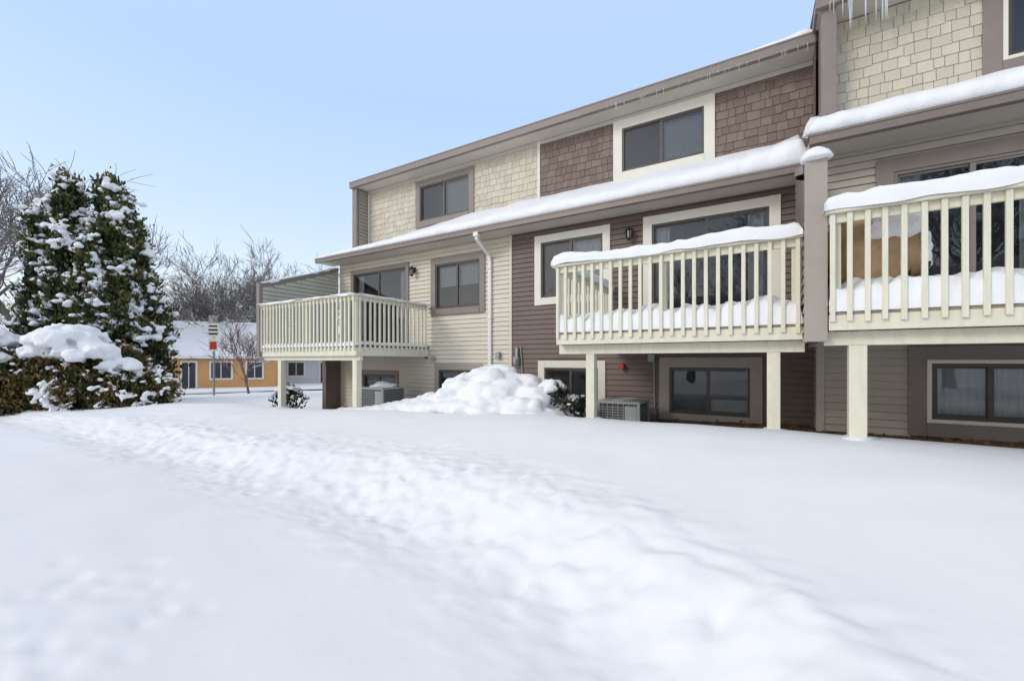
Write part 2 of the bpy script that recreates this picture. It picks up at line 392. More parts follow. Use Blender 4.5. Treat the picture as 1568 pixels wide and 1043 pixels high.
h=[window(Y3,-9.11,-6.97,3.92,5.29,.17,'taupe',half='right_blind')]
shingles(bb('sh_cream'),P3,-11.2,XS,3.3,5.42,h,seed=5)
h2=[window(Y3,-3.09,-1.01,3.98,5.35,.2,'trim',half='right_blind')]
shingles(bb('sh_brown'),P3,XS,XR+.1,3.3,5.42,h2,seed=6)
bb('trim').box(XS-.04,XS+.03,Y3-.035,Y3-.001,3.4,5.42)
bb('soffit').box(-11.2,XR+.05,Y3-.032,Y3-.027,5.33,5.42)
Y4=8.9; P4=plane(Y4)
h4=[window(Y4,2.58,4.9,4.05,5.46,.2,'taupe',inner='trim')]
shingles(bb('sh_cream'),P4,XR+.07,9,3.4,5.56,h4,seed=8)
backing(bb('sh_cream'),P3,-11.2,XS,3.3,5.42,h); backing(bb('sh_brown'),P3,XS,XR+.1,3.3,5.42,h2); backing(bb('sh_cream'),P4,XR+.07,9,3.4,5.56,h4)
bb('taupe').box(-11.42,-11.22,9.04,9.12,3.3,5.42)
bb('brown').box(-11.41,-11.24,9.12,9.56,3.3,5.42)
lap(bb('taupe_l'),lambda u,z,o:(-11.223+o,u,z),9.12,9.5,3.3,5.42)
bb('trim').box(-11.19,-11.12,9.46,9.472,3.4,5.33)
bb('taupe').box(XR+.06,XR+.26,8.42,8.88,3.2,5.56)
def eave(xa,xb,ye,yw,zb,zt,gm='gutter'):
    g=bb(gm); g.box(xa,xb,ye,ye+.02,zb,zt); g.box(xa,xb,ye+.02,ye+.10,zb,zb+.02)
    g.box(xa,xb,ye-.012,ye+.015,zt-.025,zt+.006)
    g.box(xa,xa+.01,ye+.02,ye+.10,zb+.02,zt); g.box(xb-.01,xb,ye+.02,ye+.10,zb+.02,zt)
    s=bb('soffit'); s.box(xa+.01,xb-.01,ye+.10,yw-.001,zb+.01,zb+.03)
    s.box(xa,xb,ye+.10,ye+.125,zb+.03,zt-.002)
def slab(mb,xa,xb,ya,za,yb,zb,th=.08):
    v=[(xa,ya,za),(xb,ya,za),(xb,yb,zb),(xa,yb,zb)]
    mb.face(v); mb.face([(x,y,z-th) for x,y,z in v][::-1])
    mb.face([(xa,ya,za-th),(xb,ya,za-th),(xb,ya,za),(xa,ya,za)])
    mb.face([(xa,ya,za-th),(xa,ya,za),(xa,yb,zb),(xa,yb,zb-th)]); mb.face([(xb,ya,za-th),(xb,yb,zb-th),(xb,yb,zb),(xb,ya,za)])
eave(-11.85,.42,8.03,Y1,2.93,3.05)
slab(bb('roof'),-11.85,.56,8.08,3.04,9.52,3.56)
bb('gutter').face([(-11.86,8.06,2.93),(-11.86,8.06,3.06),(-11.86,9.52,3.58),(-11.86,9.52,3.42)])
bb('cream').face([(-11.5,8.65,2.9),(-11.5,9.6,2.9),(-11.5,9.6,3.5),(-11.5,8.65,3.2)])
eave(.43,9,7.42,Y2,3.06,3.19)
slab(bb('roof'),.43,9,7.47,3.18,8.92,3.70)
bb('soffit').face([(.44,7.5,3.08),(.44,8.9,3.08),(.44,8.9,3.62),(.44,7.5,3.12)])
eave(-11.45,XR+.05,8.95,Y3,5.42,5.60,'taupe')
slab(bb('roof'),-11.45,XR+.2,9.0,5.59,15,7.2)
eave(XR-.02,9,8.33,Y4,5.56,5.76,'taupe')
slab(bb('roof'),XR-.02,9,8.38,5.75,15,7.6)
bb('taupe').box(XR-.02,XR+.018,8.46,9.2,5.56,5.74)
bd=MB(); bd.box(X0+.02,9,9.25,17,-1.7,2.9); bd.box(-11.3,9,10.1,17,3,5.5); bd.obj('rear_body',M['cream'],TH)
ew=MB(); ew.box(X0,X0+.05,8.67,9.3,-1.6,3.1); ew.obj('end_wall',M['cream'],TH)
bb('brown').box(-11.62,-11.45,8.12,8.64,-1.6,.05)
def partition(x0,x1,yf,zf,zw,zb,yw,face,tm):
    top=lambda y: zf+(zw-zf)*(y-yf)/(yw-yf)
    bb(tm).box(x0-.01,x1+.01,yf-.09,yf,zb,zf+.06)
    m=bb(face)
    for xx,sg in ((x0+.01,-1),(x1-.01,1)):
        lap(m,(lambda X,S:(lambda u,z,o:(X+S*o,u,z)))(xx,sg),yf,yw,zb,zw,top=top)
        xi=xx-sg*.016
        m.face([(xi,yf,zb),(xi,yw,zb),(xi,yw,zw),(xi,yf,zf)])
    t=bb(tm); t.face([(x0,yf,zf+.05),(x1,yf,zf+.05),(x1,yw,zw+.05),(x0,yw,zw+.05)])
    for xx in(x0-.018,x1+.018): t.face([(xx,yf,zf-.05),(xx,yf,zf+.05),(xx,yw,zw+.05),(xx,yw,zw-.05)])
partition(-11.66,-11.54,6.30,1.98,2.80,.1,8.62,'sage','taupe')
partition(.29,.47,5.66,2.08,2.9,.2,8.00,'beige','taupe_l')
ds=bb('white')
ds.box(-5.93,-5.80,8.02,8.13,2.86,2.95)
def rect_pipe(pts,w=.085,d=.06):
    for p,q in zip(pts,pts[1:]):
        p=Vector(p);q=Vector(q); dr=(q-p).normalized(); u=Vector((1,0,0)); v=dr.cross(u).normalized()
        c=[]
        for r in (p,q): c+= [r+u*w/2+v*d/2, r-u*w/2+v*d/2, r-u*w/2-v*d/2, r+u*w/2-v*d/2]
        i=len(ds.v); ds.v+= [tuple(x) for x in c]; ds.f+= [(i,i+1,i+2,i+3),(i+4,i+7,i+6,i+5)]+[(i+j,i+4+j,i+4+(j+1)%4,i+(j+1)%4) for j in range(4)]
rect_pipe([(-5.87,8.08,2.90),(-5.87,8.10,2.80),(-5.85,8.56,2.52),(-5.85,8.60,2.40),(-5.85,8.60,-1.3)])
for z in (2.2,1.0,-.2): ds.box(-5.91,-5.79,8.55,8.625,z,z+.03)
a=bb('acgrey'); a.box(-5.66,-5.56,8.54,8.622,.05,.2); a.box(-5.15,-5.03,8.52,8.622,-.08,.08); a.box(-5.12,-5.06,8.56,8.622,.08,.30)
a.tube([(-5.09,8.52,.0),(-5.09,8.47,.0)],[.045,.045],12)
a.tube([(-5.0,8.60,.33),(-4.95,8.60,-.3),(-4.95,8.60,-1.1)],[.012]*3,6)
a.box(-7.72,-7.6,8.57,8.622,-.02,.1)
bb('red').box(-7.95,-7.85,8.59,8.622,.05,.16); bb('red').tube([(-2.62,8.62,-.12),(-2.62,8.5,-.12)],[.06,.06],12)
a.box(-2.1,-1.98,8.54,8.622,-.02,.12); a.tube([(-2.0,8.6,0),(-1.98,8.6,-1.1)],[.012]*2,6)
names={'glass':'window_glass','dframe':'window_frames','trim':'cream_casings','taupe':'taupe_casings','cream':'cream_lap_siding','brown':'brown_lap_siding'}
for k,mb in B.items():
    mb.obj(names.get(k,k+'_parts'),M[k],TH,bevel=.004 if k in('trim','taupe','taupe_l') else 0)
ic=MB(); R=random.Random(11)
def icicles(x0,x1,y,z,n,mx):
    for i in range(n):
        x=R.uniform(x0,x1); l=R.uniform(.03,1)**2*mx+.03; r=.004+l*.02
        ic.tube([(x,y,z),(x+R.uniform(-.003,.003),y,z-l*.5),(x,y,z-l)],[r,r*.55,.001],6)
icicles(-3,.5,8.94,5.45,60,.13); icicles(-11,-3,8.94,5.45,30,.07); icicles(.7,4,8.32,5.6,70,.32); icicles(.95,1.85,8.32,5.6,40,.55)
ic.obj('icicles',M['ice'],TH,True)
def roofsnow(name,xa,xb,ye,ze,yw,zw,dep_e,dep_w,over=.03,seed=0):
    mb=MB(); n=int((xb-xa)/.06); K=16
    for i in range(n+1):
        x=xa+(xb-xa)*i/n; ed=min(1,(x-xa)/.15+.15,(xb-x)/.15+.15); ed=math.sin(ed*math.pi/2)
        nn=noise.noise((x*.9,seed,0)); n2=noise.noise((x*3.1,seed,3)); n3=noise.noise((x*8,seed,6))
        de=dep_e(x)*(1+.25*nn+.14*n2+.06*n3)*ed; dw=dep_w(x)*(1+.14*nn)*ed; ov=over*(1+1.6*n2+.6*n3)
        row=[(ye+.03,ze-.005),(ye-ov*.5,ze+.0),(ye-ov-.015,ze+de*.3),(ye-ov,ze+de*.6),(ye+.03,ze+de*.86),(ye+.10,ze+de*.98+.01)]
        for j in range(1,K-4):
            t=j/(K-5); y=ye+.10+(yw-ye-.10)*t; zz=ze+(zw-ze)*(y-ye)/(yw-ye); dd=de+(dw-de)*t**1.5
            row.append((y,zz+dd+.03*noise.noise((x*1.7,y*2.3,seed+5))))
        for y,z in row: mb.v.append((x,y,z))
        m=len(row)
    for i in range(n):
        for j in range(m-1):
            a=i*m+j; mb.f.append((a,a+m,a+m+1,a+1))
    mb.f.append(tuple(range(m))[::-1]); mb.f.append(tuple(n*m+j for j in range(m)))
    return mb.obj(name,M['snow'],TH,True)
roofsnow('roof_snow_lower',-11.88,.50,8.06,3.05,9.5,3.56,lambda x:float(np.interp(x,[-11.9,-9,-7,-.8,.4],[.10,.17,.24,.27,.40])),lambda x:float(np.interp(x,[-11.9,-9,-7,0,.4],[.12,.32,.48,.50,.62])),seed=2)
roofsnow('roof_snow_lower_right',.41,9,7.46,3.19,8.9,3.70,lambda x:.27,lambda x:.42,seed=9,over=.04)
roofsnow('roof_snow_upper',-11.4,.6,9.02,5.61,12,6.4,lambda x:float(np.interp(x,[-11,-3,-1,.2,.6],[.02,.03,.05,.13,.2])),lambda x:.2,seed=4,over=.0)
roofsnow('roof_snow_upper_right',.62,9,8.40,5.77,12,6.8,lambda x:.06,lambda x:.2,seed=6,over=.0)
def lamp(x,y,z):
    e=empty('wall_lantern'); m=MB(); m.box(x-.04,x+.04,y-.02,y-.001,z-.03,z+.12); m.tube([(x,y-.02,z+.08),(x,y-.09,z+.13),(x,y-.12,z+.10)],[.01]*3,6)
    m.tube([(x,y-.12,z+.12),(x,y-.12,z+.08),(x,y-.12,z+.05)],[.012,.05,.085],10)
    m.tube([(x,y-.12,z-.10),(x,y-.12,z-.13),(x,y-.12,z-.15)],[.045,.035,.01],10)
    for i in range(6):
        a=i*math.pi/3; m.tube([(x+.066*math.cos(a),y-.12+.066*math.sin(a),z+.05),(x+.045*math.cos(a),y-.12+.045*math.sin(a),z-.10)],[.010,.010],4)
    m.obj('lantern_body',M['black'],e); k=MB(); k.tube([(x,y-.12,z+.045),(x,y-.12,z-.1)],[.056,.038],10); k.obj('lantern_glass',M['acgrey'],e,True)
lamp(-8.33,8.62,2.40); lamp(-2.46,8.62,2.52)
# ------------------------------------------------------------------ balconies
def balcony(x0,x1,yf,yw,zf,zt,rimb,beam,sides,posts,snow_rail,snow_floor,seed):
    e=empty('wooden_balcony'); r=MB(); d=MB(); dk=MB(); sn=MB()
    r.box(x0,x1,yf,yf+.04,rimb,zf-.03)
    if 'L' in sides: r.box(x0,x0+.04,yf+.04,yw,rimb,zf-.03)
    if 'R' in sides: r.box(x1-.04,x1,yf+.04,yw,rimb,zf-.03)
    y=yf
    while y<yw-.05: d.box(x0+.002,x1-.002,y-.01 if y>yf else y+.001,y+.128,zf-.028,zf); y+=.14
    x=x0+.3
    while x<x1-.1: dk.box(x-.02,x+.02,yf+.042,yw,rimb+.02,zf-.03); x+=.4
    by=beam[0]; r.box(x0-.03,x1+.03,by,by+.09,beam[1],rimb-.002)
    cap=.04
    r.box(x0-.04,x1+(.04 if 'R' in sides else -.0),yf-.07,yf+.08,zt-cap,zt)
    r.box(x0,x1,yf,yf+.04,zt-.13,zt-cap-.002)
    px=.045; R=random.Random(seed)
    def pick(u0,u1,put):
        n=int((u1-u0)/.138)
        for i in range(n+1):
            u=u0+(u1-u0)*i/n; put(u+R.uniform(-.005,.005),R.uniform(-.008,.008))
    pick(x0+.03,x1-.05,lambda u,t:r.box(u-px/2,u+px/2,yf-.037,yf-.002,zf-.10+t,zt-cap-.002))
    for s,X in (('L',x0),('R',x1)):
        if s in sides:
            xo=X-.037 if s=='L' else X+.002
            r.box(X-.07,X+.07,yf+.081,yw-.06,zt-cap-.001,zt-.001)
            ri=X if s=='L' else X-.04
            r.box(ri,ri+.04,yf+.04,yw-.06,zt-.13,zt-cap-.003)
            pick(yf+.1,yw-.15,lambda u,t:r.box(xo,xo+.035,u-px/2,u+px/2,zf-.10+t,zt-cap-.004))
    for x in [x0+.06,(x0+x1)/2,x1-.06]: r.box(x-.045,x+.045,yf+.042,yf+.13,zf,zt-cap-.003)
    for (x,y,w) in posts:
        r.box(x-w/2,x+w/2,y-w/2,y+w/2,gz(x,y)-.4,beam[1]-.001)
        blob(sn,(x,y,gz(x,y)-.01),w*1.3,w*1.3,.04,2,.3)
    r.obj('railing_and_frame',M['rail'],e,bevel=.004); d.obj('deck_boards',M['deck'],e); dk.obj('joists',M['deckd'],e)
    if snow_rail>0:
        ridge(sn,(x0-.05,yf+.0,zt),(x1+.0,yf+.0,zt),.20,snow_rail)
        if 'L' in sides: ridge(sn,(x0,yf+.05,zt),(x0,yw-.1,zt),.17,snow_rail*.9)
        if 'R' in sides: ridge(sn,(x1,yf+.05,zt),(x1,yw-.1,zt),.17,snow_rail*.9)
    if snow_floor>0:
        nx=int((x1-x0)/.025); nyy=int((yw-yf)/.05); i0=len(sn.v)
        for j in range(nyy+1):
            for i in range(nx+1):
                x=x0+(x1-x0)*i/nx; y=yf-.012+(yw-.04-yf+.012)*j/nyy
                near=max(0,1-j/9)
                lump=abs(noise.noise((x*3.5,y*3,seed+8)))+.5*noise.noise((x*7,y*5,seed))
                hh=snow_floor*(1+.25*noise.noise((x*1.3,y*1.6,seed))+ .15*noise.noise((x*6,y*6,seed+3))-.18*near+near*.6*lump)
                if j==0: hh=0; y+=.012*noise.noise((x*11,0,1))
                if j==1: hh*=.78; y-=.052-.02*noise.noise((x*8,0,2))
                if i in(0,nx): hh*=.3
                sn.v.append((x,y,zf+.002+hh))
        for j in range(nyy):
            for i in range(nx):
                a=i0+j*(nx+1)+i; sn.f.append((a,a+1,a+nx+2,a+nx+1))
    sn.obj('balcony_snow',M['snow'],e,True)
    return e
balcony(-11.54,-7.82,6.28,8.62,.32,1.46,.10,(6.36,.0),'R',[(-10.85,6.42,.14),(-7.95,6.42,.14)],.02,.10,1)
balcony(-2.84,.28,5.97,8.62,.42,1.45,.24,(6.14,.10),'L',[(-2.36,6.2,.13),(-.005,6.2,.14)],.14,.31,2)
balcony(.49,6.0,5.55,8.02,.50,1.55,.31,(5.70,.16),'',[(.745,5.76,.15),(4.2,5.76,.15)],.16,.34,3)
cap=MB(); blob(cap,(.38,5.6,2.14),.14,.12,.12,3,.10,1.2,.15); cap.obj('column_snow_cap',M['snow'],TH,True)
sp=MB(); ridge(sp,(-11.6,6.3,2.03),(-11.6,8.6,2.84),.15,.05); sp.obj('partition_snow',M['snow'],TH,True)
def grill():
    e=empty('covered_grill'); c=MB(); cx,cy,z0=.91,6.15,.66
    prof=[(0.10,.30,.20),(.16,.38,.26),(.3,.43,.29),(.5,.45,.31),(.68,.44,.30),(.82,.37,.26),(.92,.27,.18),(.98,.15,.10),(1.0,.02,.02)]
    N=96
    for z,a,b in prof:
        for k in range(N):
            t=2*math.pi*k/N; cc,ss=math.cos(t),math.sin(t)
            x=math.copysign(abs(cc)**.9,cc)*a; y=math.copysign(abs(ss)**.9,ss)*b
            f=1+.045*math.sin(t*13+z*5)*(1-z)+.025*math.sin(t*29+z*9)*(1-z)+.12*noise.noise((x*6,y*6,z*5))
            sagz=(.09*math.cos(t*2) if z<.2 else 0)
            c.v.append((cx+x*f-.05*z,cy+y*f,z0+z*.95+sagz))
    for i in range(len(prof)-1):
        for k in range(N):
            a=i*N+k;b=i*N+(k+1)%N; c.f.append((a,b,b+N,a+N))
    c.f.append(tuple((len(prof)-1)*N+k for k in range(N)))
    c.obj('canvas_cover',M['tan'],e,True)
    w=MB()
    for sx in(-.3,.3):
        w.tube([(cx+sx,cy-.30,z0+.02),(cx+sx,cy-.34,z0+.02)],[.10,.10],16)
    for sx in (-.28,.28):
        for sy in(-.18,.18): w.box(cx+sx-.02,cx+sx+.02,cy+sy-.02,cy+sy+.02,.5,z0+.3)
    w.tube([(cx+.42*math.cos(math.pi+math.pi*i/16),cy-.25,z0+.34+.25*math.sin(math.pi+math.pi*i/16)) for i in range(17)],[.025]*17,8)
    w.obj('grill_cart_and_wheels',M['black'],e)
    s=MB(); R=random.Random(4)
    for i in range(10): blob(s,(cx+.15+R.uniform(-.14,.14),cy-.20+R.uniform(-.05,.08),z0+.70+R.uniform(-.06,.14)),R.uniform(.10,.16),R.uniform(.10,.15),R.uniform(.09,.12),2,.15,1.3,.9)
    for i in range(9): blob(s,(cx-.08+R.uniform(-.16,.16),cy-.05+R.uniform(-.08,.08),z0+.92+R.uniform(-.03,.04)),.12,.12,.08,2,.18,1.3,.6)
    for i in range(4): blob(s,(cx+.42,cy-.12,z0+.34+i*.09),.06,.09,.07,2,.2,1.2,1)
    s.obj('grill_snow',M['snow'],e,True,remesh=.02)
grill()
def ac(x0,x1,y0,y1,zb,zt,snow):
    e=empty('air_conditioner'); m=MB(); k=MB()
    k.box(x0+.03,x1-.03,y0+.03,y1-.03,zb,zt-.05)
    m.box(x0,x1,y0,y1,zt-.05,zt); m.box(x0,x1,y0,y1,zb-.02,zb+.05)
    for (a,b) in ((x0,y0),(x1-.05,y0),(x0,y1-.05),(x1-.05,y1-.05)): m.box(a,a+.05,b,b+.05,zb+.05,zt-.05)
    n=int((zt-zb-.1)/.045)
    for i in range(n):
        z=zb+.06+i*.045; m.box(x0+.05,x1-.05,y0+.012,y0+.02,z,z+.014); m.box(x1-.02,x1-.012,y0+.05,y1-.05,z,z+.014)
    n=int((x1-x0)/.09)
    for i in range(1,n): x=x0+(x1-x0)*i/n; m.box(x-.006,x+.006,y0+.003,y0+.011,zb+.05,zt-.05)
    m.box(x1-.26,x1-.05,y0-.006,y0+.0028,zb+.07,zt-.08)
    cx,cy=(x0+x1)/2,(y0+y1)/2
    for r in (.12,.2,.28): m.tube([(cx+r*math.cos(t*math.pi/10),cy+r*math.sin(t*math.pi/10),zt+.012) for t in range(21)],[.008]*21,5)
    m.obj('cabinet',M['acgrey'],e,bevel=.004); k.obj('coil',M['acdark'],e)
    if snow:
        s=MB(); blob(s,((x0+x1)/2+.1,(y0+y1)/2,zt),.33,.3,.13,3,.18,1.2,.15); s.obj('snow_cap',M['snow'],e,True)
ac(-2.75,-1.98,7.5,8.2,-1.35,-.72,False)
ac(-8.95,-8.0,7.2,7.95,-1.45,-.66,True)
mu=MB(); R=random.Random(5); xs2=np.arange(-2.3,8.9,.08); ysn=np.linspace(0,1,12)
for x in xs2:
    yw=(Y1 if x<XR else Y2)-.0; yf=yw-.65-.25*noise.noise((x*1.5,0,3))-.12*noise.noise((x*6,0,3))
    for t in ysn:
        y=yf+(yw-yf)*t; k=min(1,t*4); mu.v.append((x,y,gz(x,y)-.02+.08*k+.02*noise.noise((x*9,y*9,1))))
n=len(ysn)
for i in range(len(xs2)-1):
    for j in range(n-1): a=i*n+j; mu.f.append((a,a+n,a+n+1,a+1))
mu.obj('mulch_bed',M['mulch'],None,True)
lv=MB()
for i in range(900):
    x=R.uniform(-1.9,4.5); yw=Y1 if x<XR else Y2; y=yw-R.uniform(.03,1.0); z=gz(x,y)+R.uniform(.04,.09); s=R.uniform(.015,.05)
    v=[Vector((R.uniform(-1,1),R.uniform(-1,1),R.uniform(-.5,.5))).normalized()*s for _ in range(3)]
    lv.face([(x+q.x,y+q.y,z+q.z) for q in v])
lv.obj('fallen_leaves',M['leafbrown'])
# ------------------------------------------------------------------ snow mound over bushes
def mound():
    R=random.Random(21); e=empty('snow_covered_bushes'); mb=MB()
    def hh(x,y):
        prof=float(np.interp(x,[-9.0,-8.0,-7.2,-6.5,-5.9,-5.4,-4.9,-4.6,-4.2,-3.8,-3.4,-3.0],[.05,.22,.40,.55,.70,.84,1.04,1.02,.84,.74,.50,.15]))
        return prof*math.exp(-((y-7.4)/1.0)**2*.9)
    for i in range(380):
        x=R.uniform(-8.9,-3.1); y=R.uniform(6.1,8.5); h=hh(x,y)*R.uniform(.88,1.0)
        if h<.05: continue
        g=gz(x,y); r=R.uniform(.20,.34)*(.6+.45*h)
        blob(mb,(x,y,g+h-r*.8),r*1.25,r*1.25,r*.8,2,.15,1.4,1)
        if h>.4: blob(mb,(x,y,g+h*.3),r*1.1,r*1.1,h*.42,1,.1,1.2,1)
    for i in range(44):
        x=R.uniform(-5.7,-3.3); y=R.uniform(6.3,7.4); h=hh(x,y); r=R.uniform(.10,.22)
        blob(mb,(x,y,gz(x,y)+h-r*.1),r*1.35,r*1.3,r*.9,2,.2,1.4,1)
    mb.obj('snow_cover',M['snow'],e,True,remesh=.03,it=4)
mound()
# ------------------------------------------------------------------ evergreen foliage built from tufts
def prof_arb(t): return ((1-t**3.6)**.85)*(.80+.20*math.sin(math.pi*min(1,t+.2)))
def prof_shr(t): return math.sin(math.pi*min(1,t*.8+.2))**.6
def evergreen(name,lobes,ntuft,per,smin,smax,tr,seed,matn,prof,snowp,core,caps=(),gap=.25,rem=.035,trunk=None):
    R=random.Random(seed); e=empty(name); mb=MB(); sn=MB(); W=[l[2]*(l[4]-l[3]) for l in lobes]
    def leaf(p,s,up,tint):
        sd=up.cross(Vector((R.gauss(0,1),R.gauss(0,1),R.gauss(0,1)))).normalized(); i=len(mb.v)
        mb.v.extend([tuple(p-up*s*.5),tuple(p+sd*s*.30),tuple(p+up*s*.65),tuple(p-sd*s*.30)]); mb.f.append((i,i+1,i+2,i+3)); mb.t.extend([tint]*4)
    for _ in range(ntuft):
        cx,cy,r,z0,z1,lx,ly=R.choices(lobes,W)[0]; t=R.random(); a=R.uniform(0,2*math.pi); rr=r*prof(t)*R.uniform(.80,1.14)
        p=Vector((cx+lx*t+rr*math.cos(a),cy+ly*t+rr*math.sin(a),z0+(z1-z0)*t)); out=Vector((math.cos(a),math.sin(a),.25))
        if noise.noise(p*1.1)<-gap: continue
        q=tr*R.uniform(.6,1.3); tb=R.uniform(.05,.8)
        for k in range(per):
            g=Vector((R.gauss(0,1),R.gauss(0,1),R.gauss(0,1)))*q*.5
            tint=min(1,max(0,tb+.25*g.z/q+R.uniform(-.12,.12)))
            leaf(p+g,R.uniform(smin,smax),(out*.5+Vector((R.gauss(0,.35),R.gauss(0,.35),.8))).normalized(),tint)
        if R.random()<snowp*(1.0+1.7*noise.noise(p*.9+Vector((5,5,5)))):
            c=p+out*q*.5+Vector((0,0,q*.30))
            for k in range(R.randint(2,6)):
                w=q*R.uniform(.2,.6); blob(sn,(c.x+R.gauss(0,q*.42),c.y+R.gauss(0,q*.42),c.z+R.gauss(0,q*.38)),w,w,w*.75,1,.4,1.8,.8)
    for _ in range(core):
        cx,cy,r,z0,z1,lx,ly=R.choices(lobes,W)[0]; t=R.random()*.97; a=R.uniform(0,2*math.pi); rr=r*prof(t)*R.uniform(.35,.82)
        p=Vector((cx+lx*t+rr*math.cos(a),cy+ly*t+rr*math.sin(a),z0+(z1-z0)*t))
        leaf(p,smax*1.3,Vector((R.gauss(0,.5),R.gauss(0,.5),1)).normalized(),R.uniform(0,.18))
    for (x,y,z,a,b,c) in caps:
        for i in range(22):
            th=R.uniform(0,6.28); ro=math.sqrt(R.random())*.9; w=R.uniform(.24,.48)
            blob(sn,(x+a*ro*math.cos(th),y+b*ro*math.sin(th),z+c*(.8*(1-ro*ro))*R.uniform(.7,1)-c*.25),a*w,b*w,c*R.uniform(.3,.5),2,.25,1.7,.7)
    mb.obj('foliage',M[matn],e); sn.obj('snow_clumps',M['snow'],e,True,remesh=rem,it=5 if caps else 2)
    if trunk:
        tb=MB(); cx,cy,g,H,lx,ly=trunk
        tb.tube([(cx,cy,g-.2),(cx+lx*.5,cy+ly*.5,g+H*.5),(cx+lx,cy+ly,g+H*.9)],[.16,.10,.02],8)
        for l in lobes[1:]: tb.tube([(cx,cy,g+.4),(l[0],l[1],g+1.5),(l[0]+l[5],l[1]+l[6],l[4]-.5)],[.06,.05,.01],5)
        tb.obj('trunk',M['bark'],e,True)
def arb(cx,cy,H,R0,lean,seed,leaders,ntuft,hr=(.5,.93)):
    R=random.Random(seed); g=gz(cx,cy); lobes=[(cx,cy,R0*.65,g+.1,g+H,lean[0],lean[1])]
    for (dx,dy,hh,rr) in leaders: lobes.append((cx+dx,cy+dy,rr,g+.2,g+hh,lean[0],lean[1]))
    for i in range(11):
        a=R.uniform(0,2*math.pi); d=R.uniform(.35,.8)*R0; hh=H*R.uniform(*hr)*(1-.12*d/R0)
        lobes.append((cx+d*math.cos(a),cy+d*math.sin(a),R0*R.uniform(.3,.48),g+R.uniform(.0,.8),g+hh,lean[0]*hh/H,lean[1]*hh/H))
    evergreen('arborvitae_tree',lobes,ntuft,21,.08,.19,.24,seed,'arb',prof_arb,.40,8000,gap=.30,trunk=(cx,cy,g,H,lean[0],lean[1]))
arb(-21.70,4.80,8.25,.95,(.05,.0),31,[(.40,.28,7.95,.46),(-.35,-.25,7.7,.42)],1800,(.7,.97))
arb(-20.0,6.0,8.1,1.40,(-.40,-.25),32,[(-.35,-.25,7.95,.5),(.35,.25,7.5,.6),(.75,.45,6.4,.6),(1.0,.6,4.8,.6)],2700,(.5,.93))
def shrub(name,specs,seed,N,caps,matn='shr',s0=.05,s1=.13,tr=.16,sp=.28):
    lobes=[(x,y,r,gz(x,y)-.1-h*.18,gz(x,y)+h,0,0) for (x,y,r,h) in specs]
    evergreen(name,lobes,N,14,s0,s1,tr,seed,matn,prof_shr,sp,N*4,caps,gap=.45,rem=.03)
shrub('evergreen_shrub',[(-17.6,4.6,1.0,1.5),(-18.6,4.2,1.1,2.0),(-17.0,5.2,.8,1.2),(-18.3,5.3,1.1,1.9),(-16.4,5.6,.6,.9)],41,1500,
   [(-18.3,4.2,.62,.95,.8,.75),(-17.5,4.4,.15,.85,.7,.6),(-17.0,5.0,-.2,.6,.5,.4),(-18.7,3.8,.20,.6,.6,.5)],sp=.28)
shrub('evergreen_shrub',[(-19.4,3.2,1.1,1.6),(-20.4,2.7,1.2,2.1),(-19.0,3.9,.9,1.3)],42,1400,
   [(-20.2,2.6,.6,1.0,.9,.6),(-21.0,2.6,.6,.7,.7,.45)],sp=.28)
shrub('evergreen_shrub',[(-22.5,2.2,1.4,2.8),(-23.6,1.4,1.5,2.9),(-24.8,0.6,1.5,2.8)],43,1200,
   [(-22.5,2.2,1.15,1.1,.9,.45),(-23.8,1.4,1.2,1.1,1,.45)],sp=.35)
shrub('small_bush',[(-3.30,6.95,.38,.62),(-3.02,7.2,.3,.5)],44,130,[(-3.38,6.95,-.50,.26,.22,.2),(-3.1,7.15,-.70,.18,.15,.12)],'gbush',.03,.08,.08,.4)
shrub('small_bush',[(-12.2,7.4,.45,.7)],45,80,[(-12.2,7.4,-.85,.3,.3,.15)],'gbush',.03,.08,.08,.5)
# ------------------------------------------------------------------ bare trees
def bare(seed,H,r0,levels=5,kids=(7,5,5,4,3),spread=.75,trunk=.28,minr=.02,qt=.993):
    R=random.Random(seed); mb=MB()
    def grow(p,d,L,r,lv):
        n=4 if lv<2 else 3; pts=[p]; rs=[r]; q=p.copy(); dd=d.copy(); re=max(minr*.5,r*(.55 if lv else .6))
        for i in range(n):
            dd=(dd+Vector((R.gauss(0,.13),R.gauss(0,.13),R.gauss(0,.1)+.05*(lv>0)))).normalized()
            q=q+dd*L/n; pts.append(q.copy()); rs.append(r+(re-r)*(i+1)/n)
        mb.tube(pts,rs,7 if lv==0 else (5 if lv==1 else 3),False)
        if lv>=levels: return
        k=kids[min(lv,len(kids)-1)]
        for i in range(k):
            t=R.uniform(.35,1) if lv else R.uniform(.55,1)
            f=t*n; a=int(min(f,n-1)); s=pts[a].lerp(pts[a+1],f-a)
            ax=dd.cross(Vector((R.gauss(0,1),R.gauss(0,1),R.gauss(0,1)))).normalized()
            ang=R.uniform(.35,spread+.15); nd=(Matrix.Rotation(ang,3,ax)@dd); nd.z+=.12; nd.normalize()
            grow(s,nd,L*R.uniform(.55,.85)*(1.45 if lv==0 else 1)*(.8 if lv>2 else 1),max(minr,rs[a]*R.uniform(.42,.62)),lv+1)
    grow(Vector((0,0,-.3)),Vector((0,0,1)),H*trunk,r0,0)
    zs=sorted(v[2] for v in mb.v); zm=zs[int(len(zs)*qt)]; s=H/zm; mb.v=[(v[0]*s,v[1]*s,v[2]*s) for v in mb.v]; return mb
T=[bare(51,17,.36,5,(7,5,4,4,3),.8,minr=.018),bare(52,13,.26,5,(7,4,4,4,3),minr=.018),bare(53,14,.30,5,(7,5,4,4,3),minr=.018),bare(54,11,.22,5,(6,4,4,3,3),minr=.016)]
